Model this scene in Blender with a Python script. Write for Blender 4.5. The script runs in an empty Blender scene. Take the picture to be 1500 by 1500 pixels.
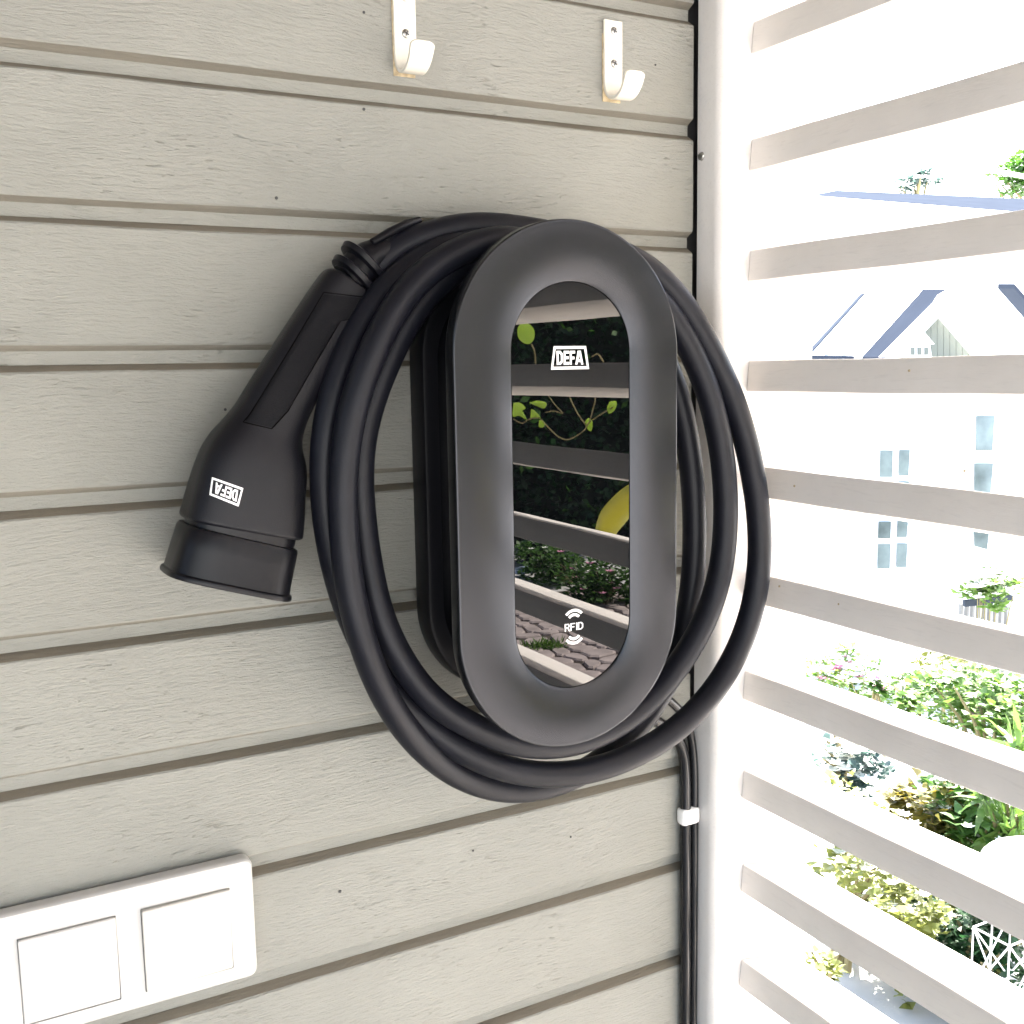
import bpy, bmesh, math, random
import numpy as np
from mathutils import Vector, Matrix
from mathutils.bvhtree import BVHTree
random.seed(7)
S = bpy.context.scene
COL = S.collection
rad = math.radians
# ------------------------------------------------------------------ camera
F_PX, YAW, PITCH, ROLL = 1560.64, rad(28.4627), rad(7.7175), rad(0.9677)
DIST = 0.811                                   # camera to wall face (y = 0), camera height is z = 0
fwd = Vector((math.sin(YAW)*math.cos(PITCH), math.cos(YAW)*math.cos(PITCH), -math.sin(PITCH)))
rgt0 = Vector((math.cos(YAW), -math.sin(YAW), 0)); dwn0 = fwd.cross(rgt0)
rgt = rgt0*math.cos(ROLL) + dwn0*math.sin(ROLL)
dwn = -rgt0*math.sin(ROLL) + dwn0*math.cos(ROLL)
cam_d = bpy.data.cameras.new('camera'); cam = bpy.data.objects.new('camera', cam_d); COL.objects.link(cam)
M = Matrix(((rgt.x, -dwn.x, -fwd.x, 0), (rgt.y, -dwn.y, -fwd.y, -DIST), (rgt.z, -dwn.z, -fwd.z, 0), (0, 0, 0, 1)))
cam.matrix_world = M
cam_d.sensor_width = 36; cam_d.lens = 36*F_PX/1500; cam_d.clip_start = 0.02; cam_d.clip_end = 400
S.camera = cam
# ------------------------------------------------------------------ light
SUN_AZ, SUN_EL = rad(62), rad(52)              # azimuth from +Y towards +X
w = bpy.data.worlds.new('World'); S.world = w; w.use_nodes = True
nt = w.node_tree; bg = nt.nodes['Background']
sky = nt.nodes.new('ShaderNodeTexSky'); sky.sky_type = 'NISHITA'; sky.sun_disc = False
sky.sun_elevation = SUN_EL; sky.sun_rotation = SUN_AZ; sky.air_density = 1.0; sky.dust_density = 3.0; sky.ozone_density = 0.6
nt.links.new(sky.outputs[0], bg.inputs[0]); bg.inputs[1].default_value = 0.12
sl = bpy.data.lights.new('sun', 'SUN'); sl.energy = 4.2; sl.angle = rad(0.5); sl.color = (1, .95, .87)
so = bpy.data.objects.new('sun', sl); COL.objects.link(so)
sd = Vector((math.sin(SUN_AZ)*math.cos(SUN_EL), math.cos(SUN_AZ)*math.cos(SUN_EL), math.sin(SUN_EL)))
so.rotation_euler = sd.to_track_quat('Z', 'Y').to_euler()
vs = S.view_settings; vs.view_transform = 'Standard'; vs.look = 'None'; vs.gamma = 1; vs.exposure = 3.2
try: vs.use_curve_mapping = False
except Exception: pass
S.render.engine = 'CYCLES'
S.cycles.max_bounces = 10; S.cycles.diffuse_bounces = 6; S.cycles.glossy_bounces = 5; S.cycles.sample_clamp_indirect = 10

GROUND = -1.70
# ------------------------------------------------------------------ helpers
def ray(px, py): return rgt*((px-750)/F_PX) + dwn*((py-750)/F_PX) + fwd
def at(px, py, y):                              # point of the ray on the plane y = const
    d = ray(px, py); t = (y+DIST)/d.y; p = d*t; return Vector((p.x, y, p.z))
def far(px, py, depth):                         # point of the ray at a forward depth in metres
    p = ray(px, py)*depth; return Vector((p.x, p.y-DIST, p.z))
MIRY = -0.1178
def mir(px, py, x):                             # point seen by reflection in the display, on the plane x = const
    d = ray(px, py); d = Vector((d.x, -d.y, d.z)); o = Vector((0, 2*MIRY+DIST, 0)); t = x/d.x
    return o + d*t
def mirz(px, py, z):
    d = ray(px, py); d = Vector((d.x, -d.y, d.z)); o = Vector((0, 2*MIRY+DIST, 0)); return o + d*(z/d.z)

def mat(name, col, rough=.6, spec=.5, metal=0, ior=None, noise=0, nscale=30, bump=0, bscale=200, coat=0):
    m = bpy.data.materials.new(name); m.use_nodes = True; n = m.node_tree.nodes; l = m.node_tree.links
    b = n['Principled BSDF']; b.inputs['Base Color'].default_value = (*col, 1); b.inputs['Roughness'].default_value = rough
    b.inputs['Metallic'].default_value = metal; b.inputs['Specular IOR Level'].default_value = spec
    if ior: b.inputs['IOR'].default_value = ior
    if coat: b.inputs['Coat Weight'].default_value = coat
    tc = n.new('ShaderNodeTexCoord')
    if noise:
        t = n.new('ShaderNodeTexNoise'); t.inputs['Scale'].default_value = nscale; t.inputs['Detail'].default_value = 6
        l.new(tc.outputs['Object'], t.inputs['Vector'])
        r = n.new('ShaderNodeValToRGB'); r.color_ramp.elements[0].position = .3; r.color_ramp.elements[1].position = .7
        r.color_ramp.elements[0].color = (*[c*(1-noise) for c in col], 1); r.color_ramp.elements[1].color = (*[min(1, c*(1+noise)) for c in col], 1)
        l.new(t.outputs[0], r.inputs[0]); l.new(r.outputs[0], b.inputs['Base Color'])
    if bump:
        t = n.new('ShaderNodeTexNoise'); t.inputs['Scale'].default_value = bscale; t.inputs['Detail'].default_value = 4
        l.new(tc.outputs['Object'], t.inputs['Vector'])
        bp = n.new('ShaderNodeBump'); bp.inputs['Strength'].default_value = bump; bp.inputs['Distance'].default_value = .001
        l.new(t.outputs[0], bp.inputs['Height']); l.new(bp.outputs[0], b.inputs['Normal'])
    return m

def link(name, me, m=None, parent=None, smooth=False, label=None, cat=None, group=None, kind=None):
    o = bpy.data.objects.new(name, me); COL.objects.link(o)
    if m is not None and me is not None and not me.materials: me.materials.append(m)
    if parent: o.parent = parent
    if smooth and me:
        me.polygons.foreach_set('use_smooth', [True]*len(me.polygons))
    tag(o, label, cat, group, kind); return o
def tag(o, label=None, cat=None, group=None, kind=None):
    for k, v in (('label', label), ('category', cat), ('group', group), ('kind', kind)):
        if v: o[k] = v
def thing(name, loc, label, cat, group=None):
    o = bpy.data.objects.new(name, None); COL.objects.link(o); o.location = loc; o.empty_display_size = .05
    tag(o, label, cat, group); return o
def mesh(name, v, f):
    me = bpy.data.meshes.new(name); me.from_pydata([tuple(p) for p in v], [], f); me.update(); return me
def place(o, root):                             # keep world-space mesh under an Empty standing at its base
    o.parent = root; o.matrix_parent_inverse = Matrix.Translation(root.location).inverted()
def part(name, me, m, root, smooth=False, label=None):
    o = link(name, me, m, None, smooth, label); place(o, root); return o
def sub(name, me, m, par, smooth=False):
    o = link(name, me, m, None, smooth); o.parent = par; return o

def box_vf(x0, x1, y0, y1, z0, z1):
    v = [(x, y, z) for z in (z0, z1) for y in (y0, y1) for x in (x0, x1)]
    f = [(0, 2, 3, 1), (4, 5, 7, 6), (0, 1, 5, 4), (1, 3, 7, 5), (3, 2, 6, 7), (2, 0, 4, 6)]
    return v, f
def box(name, b, bev=0):
    v, f = box_vf(*b); me = mesh(name, v, f)
    if bev:
        bm = bmesh.new(); bm.from_mesh(me)
        bmesh.ops.bevel(bm, geom=bm.edges[:], offset=bev, segments=3, profile=.5, affect='EDGES'); bm.to_mesh(me); bm.free()
    return me
def catmull(pts, n=10):
    P = [Vector(p) for p in pts]; P = [2*P[0]-P[1]] + P + [2*P[-1]-P[-2]]; out = []
    for i in range(1, len(P)-2):
        p0, p1, p2, p3 = P[i-1:i+3]
        d01, d12, d23 = [max(1e-6, (b-a).length**.5) for a, b in ((p0, p1), (p1, p2), (p2, p3))]
        m1 = (p2-p1) + d12*((p1-p0)/d01-(p2-p0)/(d01+d12)); m2 = (p2-p1) + d12*((p3-p2)/d23-(p3-p1)/(d12+d23))
        for k in range(n):
            t = k/n; t2 = t*t; t3 = t2*t
            out.append(p1*(2*t3-3*t2+1)+m1*(t3-2*t2+t)+p2*(-2*t3+3*t2)+m2*(t3-t2))
    out.append(P[-2]); return out
def smooth_pts(P, it):
    for _ in range(it):
        P = [P[0]] + [P[i]*.5+(P[i-1]+P[i+1])*.25 for i in range(1, len(P)-1)] + [P[-1]]
    return P
def tube_vf(P, r, n=20, cap=True, off=0):
    V, Fc = [], []; T0 = (P[1]-P[0]).normalized(); N = T0.orthogonal().normalized(); prev = T0
    for i, p in enumerate(P):
        T = (P[min(i+1, len(P)-1)]-P[max(i-1, 0)]).normalized()
        N = (prev.rotation_difference(T) @ N); N = (N - T*N.dot(T)).normalized(); prev = T; B = T.cross(N)
        rr = r[i] if isinstance(r, (list, tuple)) else r
        for k in range(n):
            a = 2*math.pi*k/n; V.append(p+(N*math.cos(a)+B*math.sin(a))*rr)
    for i in range(len(P)-1):
        for k in range(n):
            a, b = i*n+k, i*n+(k+1) % n; Fc.append((off+a, off+b, off+b+n, off+a+n))
    if cap:
        Fc.append(tuple(off+k for k in reversed(range(n)))); Fc.append(tuple(off+(len(P)-1)*n+k for k in range(n)))
    return V, Fc
def tube(name, P, r, n=20): v, f = tube_vf(P, r, n); return mesh(name, v, f)
def loops_mesh(name, rings, cap0=False, cap1=False):   # rings of equal length, closed each
    V = [p for r in rings for p in r]; n = len(rings[0]); Fc = []
    for i in range(len(rings)-1):
        for k in range(n):
            a, b = i*n+k, i*n+(k+1) % n; Fc.append((a, b, b+n, a+n))
    if cap0: Fc.append(tuple(reversed(range(n))))
    if cap1: Fc.append(tuple((len(rings)-1)*n+k for k in range(n)))
    me = mesh(name, V, Fc); bm = bmesh.new(); bm.from_mesh(me); bmesh.ops.recalc_face_normals(bm, faces=bm.faces[:]); bm.to_mesh(me); bm.free(); return me
def autosmooth(me, ang=35):
    bm = bmesh.new(); bm.from_mesh(me)
    for f in bm.faces: f.smooth = True
    for e in bm.edges:
        if len(e.link_faces) == 2 and e.calc_face_angle(0) > rad(ang): e.smooth = False
    bm.to_mesh(me); bm.free(); return me

# ------------------------------------------------------------------ materials
_k = at(645, 330, 0); KNOT = (_k.x, _k.z-.204)
def paint_wood(name, col, bump=.5, dirt=.35, xs=1.0, crack=(.16, .15, .12), axis='x', rough=.55, knot=False):
    """painted rough-sawn wood; grain runs along local X (or Y)"""
    m = bpy.data.materials.new(name); m.use_nodes = True; n = m.node_tree.nodes; l = m.node_tree.links
    b = n['Principled BSDF']; b.inputs['Roughness'].default_value = rough; b.inputs['Specular IOR Level'].default_value = .3
    tc = n.new('ShaderNodeTexCoord'); oi = n.new('ShaderNodeObjectInfo')
    cx = n.new('ShaderNodeCombineXYZ')
    ml = n.new('ShaderNodeMath'); ml.operation = 'MULTIPLY'; ml.inputs[1].default_value = 37.3; l.new(oi.outputs['Random'], ml.inputs[0])
    l.new(ml.outputs[0], cx.inputs[0]); l.new(ml.outputs[0], cx.inputs[1]); 
    va = n.new('ShaderNodeVectorMath'); va.operation = 'ADD'; l.new(tc.outputs['Object'], va.inputs[0]); l.new(cx.outputs[0], va.inputs[1])
    # gentle wandering of the grain
    wn = n.new('ShaderNodeTexNoise'); wn.inputs['Scale'].default_value = 5; wn.inputs['Detail'].default_value = 2; l.new(va.outputs[0], wn.inputs['Vector'])
    ws = n.new('ShaderNodeVectorMath'); ws.operation = 'SCALE'; ws.inputs['Scale'].default_value = .035; l.new(wn.outputs['Color'], ws.inputs[0])
    vb = n.new('ShaderNodeVectorMath'); vb.operation = 'ADD'; l.new(va.outputs[0], vb.inputs[0]); l.new(ws.outputs[0], vb.inputs[1])
    def stretched(sc, detail, rough_=.6):
        mp = n.new('ShaderNodeMapping'); mp.inputs['Scale'].default_value = sc; l.new(vb.outputs[0], mp.inputs['Vector'])
        t = n.new('ShaderNodeTexNoise'); t.inputs['Scale'].default_value = 1; t.inputs['Detail'].default_value = detail; t.inputs['Roughness'].default_value = rough_
        l.new(mp.outputs[0], t.inputs['Vector']); return t
    q = (lambda a, c: (a*xs, c, c)) if axis == 'x' else (lambda a, c: (c, a*xs, c))
    grain = stretched(q(26, 340), 6, .68); fine = stretched(q(160, 620), 4); dash = stretched(q(75, 520), 3); big = stretched(q(4, 28), 3)
    blot = stretched((9, 9, 9), 5); gate = stretched((14, 14, 14), 3)
    def ramp(src, a, b_, ca=(0, 0, 0, 1), cb=(1, 1, 1, 1)):
        r = n.new('ShaderNodeValToRGB'); r.color_ramp.elements[0].position = a; r.color_ramp.elements[1].position = b_
        r.color_ramp.elements[0].color = ca; r.color_ramp.elements[1].color = cb; l.new(src, r.inputs[0]); return r.outputs[0]
    def math_(op, a, b_):
        x = n.new('ShaderNodeMath'); x.operation = op
        for i, s in enumerate((a, b_)):
            if isinstance(s, (int, float)): x.inputs[i].default_value = s
            else: l.new(s, x.inputs[i])
        return x.outputs[0]
    dmask = math_('MULTIPLY', ramp(dash.outputs[0], .62, .70), ramp(gate.outputs[0], .46, .68))
    c0 = n.new('ShaderNodeMixRGB'); l.new(ramp(blot.outputs[0], .35, .7), c0.inputs[0])
    c0.inputs[1].default_value = (*[c*.95 for c in col], 1); c0.inputs[2].default_value = (*[min(1, c*1.05) for c in col], 1)
    c1 = n.new('ShaderNodeMixRGB'); l.new(math_('MULTIPLY', ramp(grain.outputs[0], .55, .8), .3), c1.inputs[0]); l.new(c0.outputs[0], c1.inputs[1]); c1.inputs[2].default_value = (*[c*.6 for c in col], 1)
    c2 = n.new('ShaderNodeMixRGB'); l.new(math_('MULTIPLY', dmask, dirt), c2.inputs[0]); l.new(c1.outputs[0], c2.inputs[1]); c2.inputs[2].default_value = (*crack, 1)
    l.new(c2.outputs[0], b.inputs['Base Color'])
    h = math_('ADD', math_('MULTIPLY', grain.outputs[0], .9), math_('MULTIPLY', fine.outputs[0], .7))
    h = math_('SUBTRACT', h, math_('MULTIPLY', dmask, .6)); h = math_('ADD', h, math_('MULTIPLY', big.outputs[0], .8))
    if knot:                                    # rings of a knot showing through the paint
        kp = n.new('ShaderNodeMapping'); kp.inputs['Location'].default_value = (-KNOT[0]*14, 0, -KNOT[1]*42); kp.inputs['Scale'].default_value = (14, 0, 42)
        wv = n.new('ShaderNodeVectorMath'); wv.operation = 'ADD'; l.new(tc.outputs['Object'], wv.inputs[0]); w2 = n.new('ShaderNodeVectorMath'); w2.operation = 'SCALE'; w2.inputs['Scale'].default_value = .012; l.new(wn.outputs['Color'], w2.inputs[0]); l.new(w2.outputs[0], wv.inputs[1])
        l.new(wv.outputs[0], kp.inputs['Vector']); ln = n.new('ShaderNodeVectorMath'); ln.operation = 'LENGTH'; l.new(kp.outputs[0], ln.inputs[0])
        sn = math_('SINE', math_('MULTIPLY', ln.outputs['Value'], 26), 0)
        ring = math_('MULTIPLY', ramp(sn, .45, .95), ramp(ln.outputs['Value'], .25, 1.25, (1, 1, 1, 1), (0, 0, 0, 1)))
        h = math_('SUBTRACT', h, math_('MULTIPLY', ring, .8))
        c3 = n.new('ShaderNodeMixRGB'); l.new(math_('MULTIPLY', ring, .42), c3.inputs[0]); l.new(c2.outputs[0], c3.inputs[1]); c3.inputs[2].default_value = (.13, .125, .10, 1); l.new(c3.outputs[0], b.inputs['Base Color'])
    bp = n.new('ShaderNodeBump'); bp.inputs['Strength'].default_value = bump; bp.inputs['Distance'].default_value = .0021
    l.new(h, bp.inputs['Height']); l.new(bp.outputs[0], b.inputs['Normal'])
    return m
M_CLAD = paint_wood('painted_cladding', (.290, .289, .258), .95, .25)
M_KNOT = paint_wood('painted_cladding_knotty', (.290, .289, .258), .95, .25, knot=True)
M_SHADE_TOP = paint_wood('shaded_top_bevel_paint', (.165, .146, .113), .6, .3)  # shade on the up-facing groove bevels, put into the paint colour
M_SHADE_UNDER = paint_wood('shaded_under_bevel_paint', (.20, .184, .150), .6, .3)  # shade on the down-facing bevels, painted in as a darker tone
M_SLAT = paint_wood('painted_slat', (.83, .78, .73), .16, .12, axis='y', crack=(.4, .35, .3))
M_POST = paint_wood('painted_post', (.76, .73, .70), .15, .15, axis='x', crack=(.4, .35, .3))
M_RUB = mat('cable_rubber', (.0055, .0060, .0100), .45, .26, bump=.12, bscale=700, noise=.15, nscale=60)
M_PLUG = mat('plug_plastic', (.006, .006, .0085), .38, .25, bump=.25, bscale=1500)
M_GRIP = mat('grip_rubber', (.0035, .0035, .005), .6, .15, bump=.6, bscale=1300)
M_PLUGD = mat('plug_dark_rubber', (.004, .004, .006), .35, .25)
M_RING = mat('ring_graphite', (.037, .0385, .043), .25, .4, metal=.82, bump=.05, bscale=2500)
M_BODY = mat('drum_black', (.004, .004, .006), .12, .5)
M_BASE = mat('base_black', (.005, .005, .007), .35, .2)
M_GLASS = mat('black_glass', (.0015, .0015, .002), .0, .5, ior=1.66)
M_GLASS.node_tree.nodes['Principled BSDF'].inputs['Roughness'].default_value = .006
M_PRINT = mat('white_print', (.85, .85, .84), .5)
M_PRINT2 = mat('white_print_on_plug', (.9, .9, .9), .5)
M_HOOK = mat('hook_enamel', (.80, .76, .66), .25, .5, noise=.04, nscale=80)
M_GLUE = mat('old_glue', (.50, .40, .25), .8, noise=.3, nscale=200)
M_SCREW = mat('screw_steel', (.45, .44, .42), .35, metal=1)
M_DARKSEAM = mat('seam_shadow_rubber', (.001, .001, .001), .9, .05)
M_DARK = mat('screw_recess', (.05, .05, .05), .6)
M_SW = mat('switch_plastic', (.53, .52, .50), .28, .5)
M_SW2 = mat('switch_cream', (.53, .515, .475), .28, .5)
M_SUP = mat('supply_sheath', (.008, .008, .009), .22, .5)
M_CLIP = mat('clip_white', (.85, .85, .84), .4)
M_FLOOR = paint_wood('deck_wood', (.34, .325, .30), .5, .5)
M_CEIL = paint_wood('ceiling_wood', (.13, .10, .075), .5, .3)
M_GROUND = mat('pale_ground', (.50, .49, .475), .9, noise=.15, nscale=3, bump=.5, bscale=60)
M_STONE = mat('paving_stone', (.36, .30, .28), .85, noise=.25, nscale=9, bump=.8, bscale=90)
M_SOIL = mat('joint_soil', (.07, .055, .04), .95, noise=.3, nscale=20)
M_HWALL = mat('white_render', (.8, .8, .78), .8, noise=.03, nscale=2)
M_HTRIM = mat('white_trim', (.82, .82, .82), .6)
M_HROOF = mat('blue_roof_metal', (.045, .054, .072), 1, 0, noise=.06, nscale=2)
M_HSIDE = mat('sage_siding', (.10, .115, .10), .7)
M_PANE = mat('window_glass', (.13, .16, .155), .08, .5, noise=.5, nscale=3)
M_YEL = mat('yellow_plastic', (.75, .68, .03), .35, noise=.05, nscale=20)
M_FLW = mat('pale_petal', (.75, .75, .68), .8)
M_FLP = mat('pink_petal', (.55, .22, .33), .8)
M_STEM = mat('vine_stem', (.20, .17, .08), .8)
def leafmat(name, c, t, rnd=.35):
    m = bpy.data.materials.new(name); m.use_nodes = True; n = m.node_tree.nodes; l = m.node_tree.links
    b = n['Principled BSDF']; b.inputs['Roughness'].default_value = .45
    tc = n.new('ShaderNodeTexCoord'); no = n.new('ShaderNodeTexNoise'); no.inputs['Scale'].default_value = 14; no.inputs['Detail'].default_value = 4
    l.new(tc.outputs['Object'], no.inputs['Vector']); r = n.new('ShaderNodeValToRGB')
    r.color_ramp.elements[0].position = .35; r.color_ramp.elements[1].position = .65
    r.color_ramp.elements[0].color = (*[x*(1-rnd) for x in c], 1); r.color_ramp.elements[1].color = (*[x*(1+rnd) for x in c], 1)
    l.new(no.outputs[0], r.inputs[0]); l.new(r.outputs[0], b.inputs['Base Color'])
    tr = n.new('ShaderNodeBsdfTranslucent'); tr.inputs[0].default_value = (*t, 1); mx = n.new('ShaderNodeMixShader'); mx.inputs[0].default_value = .3
    l.new(b.outputs[0], mx.inputs[1]); l.new(tr.outputs[0], mx.inputs[2]); l.new(mx.outputs[0], n['Material Output'].inputs[0]); return m
L_MID = leafmat('leaf_mid_green', (.05, .11, .025), (.11, .26, .04))
L_LIGHT = leafmat('leaf_light_green', (.09, .165, .035), (.2, .36, .06))
L_YEL = leafmat('leaf_yellow_green', (.17, .19, .05), (.34, .38, .09))
L_DARK = leafmat('leaf_dark_green', (.020, .058, .022), (.03, .10, .03))
L_ORANGE = leafmat('leaf_orange_green', (.11, .105, .02), (.30, .24, .04), .55)
L_TREE = leafmat('leaf_tree', (.05, .12, .02), (.1, .28, .03))
L_BLUE = leafmat('leaf_blue_green', (.06, .10, .09), (.06, .12, .1))

# ------------------------------------------------------------------ ground (one sheet to the horizon)
def gz(x, y):
    s = (x*.75+y*.66); return GROUND - max(0, min(1, (s-4.2)/5))*1.9
xs = sorted(set([-300, -120, -50, -20] + list(np.arange(-8, 22.1, 1.0)) + [30, 50, 120, 300]))
V = [(x, y, gz(x, y)) for y in xs for x in xs]; n_ = len(xs)
Fc = [(j*n_+i, j*n_+i+1, (j+1)*n_+i+1, (j+1)*n_+i) for j in range(n_-1) for i in range(n_-1)]
link('ground', mesh('ground', V, Fc), M_GROUND, kind='structure', smooth=True)

# ------------------------------------------------------------------ cladding wall
WX0, WX1, WTOP = -2.6, 0.6355, 0.95
G, DZU, DZL, PITCHB, OPEN = .0085, .0042, .0052, .101, .019
wall = thing('clad_wall', (-1, .02, GROUND), 'grey beige wall of rough horizontal timber boards behind the wall charger', 'wall')
def board_mesh(i):
    rnd = random.Random(i); H = PITCHB-OPEN
    # z from the top edge of the face; top bevel > face > under bevel > recessed strip
    prof = [(G+.014, DZL), (G, DZL), (.0010, .0004), (0, -.0010), (0, -.02), (0, -.041), (0, -.062), (0, -H+.0010), (.0010, -H-.0004), (G, -H-DZU), (G, -H-OPEN+DZL+.0001), (G+.014, -H-OPEN+DZL+.0001)]
    N = 70; X = [WX0+(WX1-WX0)*(1-(1-k/(N-1))**1.3) for k in range(N)]
    ph = [rnd.uniform(0, 6.28) for _ in range(6)]
    V = []
    for k, x in enumerate(X):
        wt = .00045*math.sin(x*7+ph[0])+.0003*math.sin(x*23+ph[1])+.0002*rnd.uniform(-1, 1)
        wb = .00045*math.sin(x*6+ph[2])+.0003*math.sin(x*27+ph[3])+.0002*rnd.uniform(-1, 1)
        dy = .0005*math.sin(x*4+ph[4])
        for j, (y, z) in enumerate(prof):
            V.append((x, y+(dy if 2 <= j <= 8 else 0), z+(wt if j in (2, 3) else 0)+(wb if j in (7, 8) else 0)))
    n = len(prof); Fc = []
    for k in range(N-1):
        for j in range(n-1): a = k*n+j; Fc.append((a, a+1, a+1+n, a+n))
    Fc.append(tuple((N-1)*n+j for j in range(n))); Fc.append(tuple(j for j in reversed(range(n))))
    me = mesh('board', V, Fc); bm = bmesh.new(); bm.from_mesh(me); bmesh.ops.recalc_face_normals(bm, faces=bm.faces[:]); bm.to_mesh(me); bm.free()
    me.materials.append(M_CLAD); me.materials.append(M_SHADE_TOP); me.materials.append(M_SHADE_UNDER)
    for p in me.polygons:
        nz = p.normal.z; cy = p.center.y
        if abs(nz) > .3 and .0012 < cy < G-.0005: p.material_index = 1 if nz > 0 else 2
    return autosmooth(me, 28)
BM = [board_mesh(i) for i in range(5)]
k = -7; last = -1
while .204-PITCHB*k > GROUND:
    o = link('board', BM[(k*3+21) % 5], M_CLAD); place(o, wall); o.location = (0, 0, .204-PITCHB*k)
    if k == 0:
        me_ = o.data.copy(); me_.materials[0] = M_KNOT; o.data = me_
    k += 1
part('sheathing', box('sheathing', (WX0, .757, .0242, .12, GROUND, WTOP)), M_DARK, wall)  # dark colour stands in for shade inside the corner gap
# nail heads and small knots
def nail(px, py, r=.0016, m=M_DARK):
    p = at(px, py, -.0004); v, f = tube_vf([p, p+Vector((0, -.0008, 0))], [r, r*.7], 10); return mesh('nail_head', v, f)
for (a, b) in ((330, 600), (693, 1246), (498, 1306), (836, 1226), (533, 160), (533, 18), (836, 640), (405, 290), (960, 95)):
    part('nail_head', nail(a, b, random.uniform(.0009, .0017)), M_DARK, wall)

# ------------------------------------------------------------------ porch: deck, ceiling, added light blockers
deck = thing('porch_deck', (-1, -1.5, GROUND), 'wooden deck floor of the porch below the camera', 'deck')
dm = box('deck_board', (-1.63, 1.63, -.058, .058, 0, .03), .003)
for i in range(26):
    o = link('deck_board', dm, M_FLOOR); o.parent = deck; o.location = (.72, 1.4-i*.121, .012)
ceil = thing('porch_ceiling', (-1, -1.5, WTOP), 'dark boarded ceiling above the porch', 'ceiling')
cm = box('ceiling_board', (-1.8, 2.1, -.048, .048, 0, .02), .003)
for i in range(28):
    o = link('ceiling_board', cm, M_CEIL); o.parent = ceil; o.location = (0, 1.44-i*.1, .004)
part('roof_slab', box('roof_slab', (-2.9, 1.15, -2.9, .3, WTOP+.026, WTOP+.12)), M_CEIL, ceil)

beam = link('sky_block_beam', box('sky_block_beam', (-2.6, .9, -2.9, -2.75, .42, WTOP), .004), M_CEIL, label='unseen dark beam added behind the camera to block the upper sky', cat='beam')  # added out of view to shut out the upper sky
side = thing('sky_block_wall', (-2.6, -1.4, GROUND), 'unseen grey beige boarded wall added on the left to cut sky light', 'wall')  # unseen wall, added to keep sky light off the slats' inner faces
lm = box('board', (0, .02, -2.7, -.01, -.048, .048), .003)
for i in range(23):
    o = link('board', lm, M_CLAD); o.parent = side; o.location = (0, 1.4, .06+i*.1)
# ------------------------------------------------------------------ slatted screen
scr = thing('slatted_screen', (.70, -.03, GROUND), 'white painted screen of horizontal slats fixed to a post at the wall corner', 'screen')
def post(y0, y1, nm='post'):
    P = [(.641, y1)]+[(.652-.011*math.cos(rad(t)), y0+.011-.011*math.sin(rad(t))) for t in (0, 18, 36, 54, 72, 90)]+[(.755, y0), (.757, y0+.002), (.757, y1)]
    return part(nm, autosmooth(loops_mesh(nm, [[Vector((x, y, z)) for x, y in P] for z in (GROUND, WTOP)], True, True), 40), M_POST, scr)
post(-.0335, .0004); part('gap_light_stop', box('gap_light_stop', (.715, .7565, .0006, .0240, GROUND, WTOP)), M_POST, scr); post(-2.2, -2.12)  # box behind the post is added to keep light out of the gap
AL, IT = math.tan(rad(12)), math.tan(rad(5))
def slat_mesh(i):
    r = random.Random(i); x0, x1, h = .675, .746, .0285
    prof = [(x0+h*IT*.5, 0), (x1+h*IT*.5, -(x1-x0)*AL), (x1-h*IT*.5, -(x1-x0)*AL-h), (x0-h*IT*.5, -h)]
    # small rounded corners
    P = []
    for j in range(4):
        a = Vector(prof[j-1]+(0,)); b = Vector(prof[j]+(0,)); c = Vector(prof[(j+1) % 4]+(0,)); e = .0014
        P += [b+(a-b).normalized()*e, b+((a-b).normalized()+(c-b).normalized())*e*.3, b+(c-b).normalized()*e]
    N = 40; ys = [-.0345-(2.0855)*(k/(N-1))**1.6 for k in range(N)]; rings = []
    p1, p2 = r.uniform(0, 6), r.uniform(0, 6)
    for y in ys:
        dz = .0008*math.sin(y*6+p1)+.0003*math.sin(y*31+p2); dx = .0006*math.sin(y*5+p2)
        rings.append([Vector((p.x+dx, y, p.y+dz)) for p in P])
    return autosmooth(loops_mesh('slat', rings, True, True), 30)
SM = [slat_mesh(i) for i in range(4)]
for i in range(-5, 15):
    o = link('slat', SM[(i*7+70) % 4], M_SLAT); place(o, scr); o.location = (0, 0, .0035-.0998*(i-2)+.1*0)
for kx, ky in ((1163, 712), (1141, 859), (1331, 543), (1275, 372), (1412, 690), (1395, 1135), (1310, 1010), (1228, 885), (1250, 560), (1420, 960)):
    q = ray(kx, ky); t_ = .6744/q.x; p = Vector((0, -DIST, 0))+q*t_
    v, f = tube_vf([p+Vector((.001, 0, 0)), p], [.0011, .0009], 8); part('knot', mesh('knot', v, f), M_GLUE, scr)
# screw on the post's inner face
p = Vector((.6405, -.017, 0)); q = ray(1027, 229); t_ = .6405/q.x; zc = (q*t_).z; yc = (q*t_).y-DIST
v, f = tube_vf([Vector((.6412, yc, zc)), Vector((.6396, yc, zc))], [.0042, .0034], 14); part('screw', mesh('screw', v, f), M_SCREW, scr)

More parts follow.
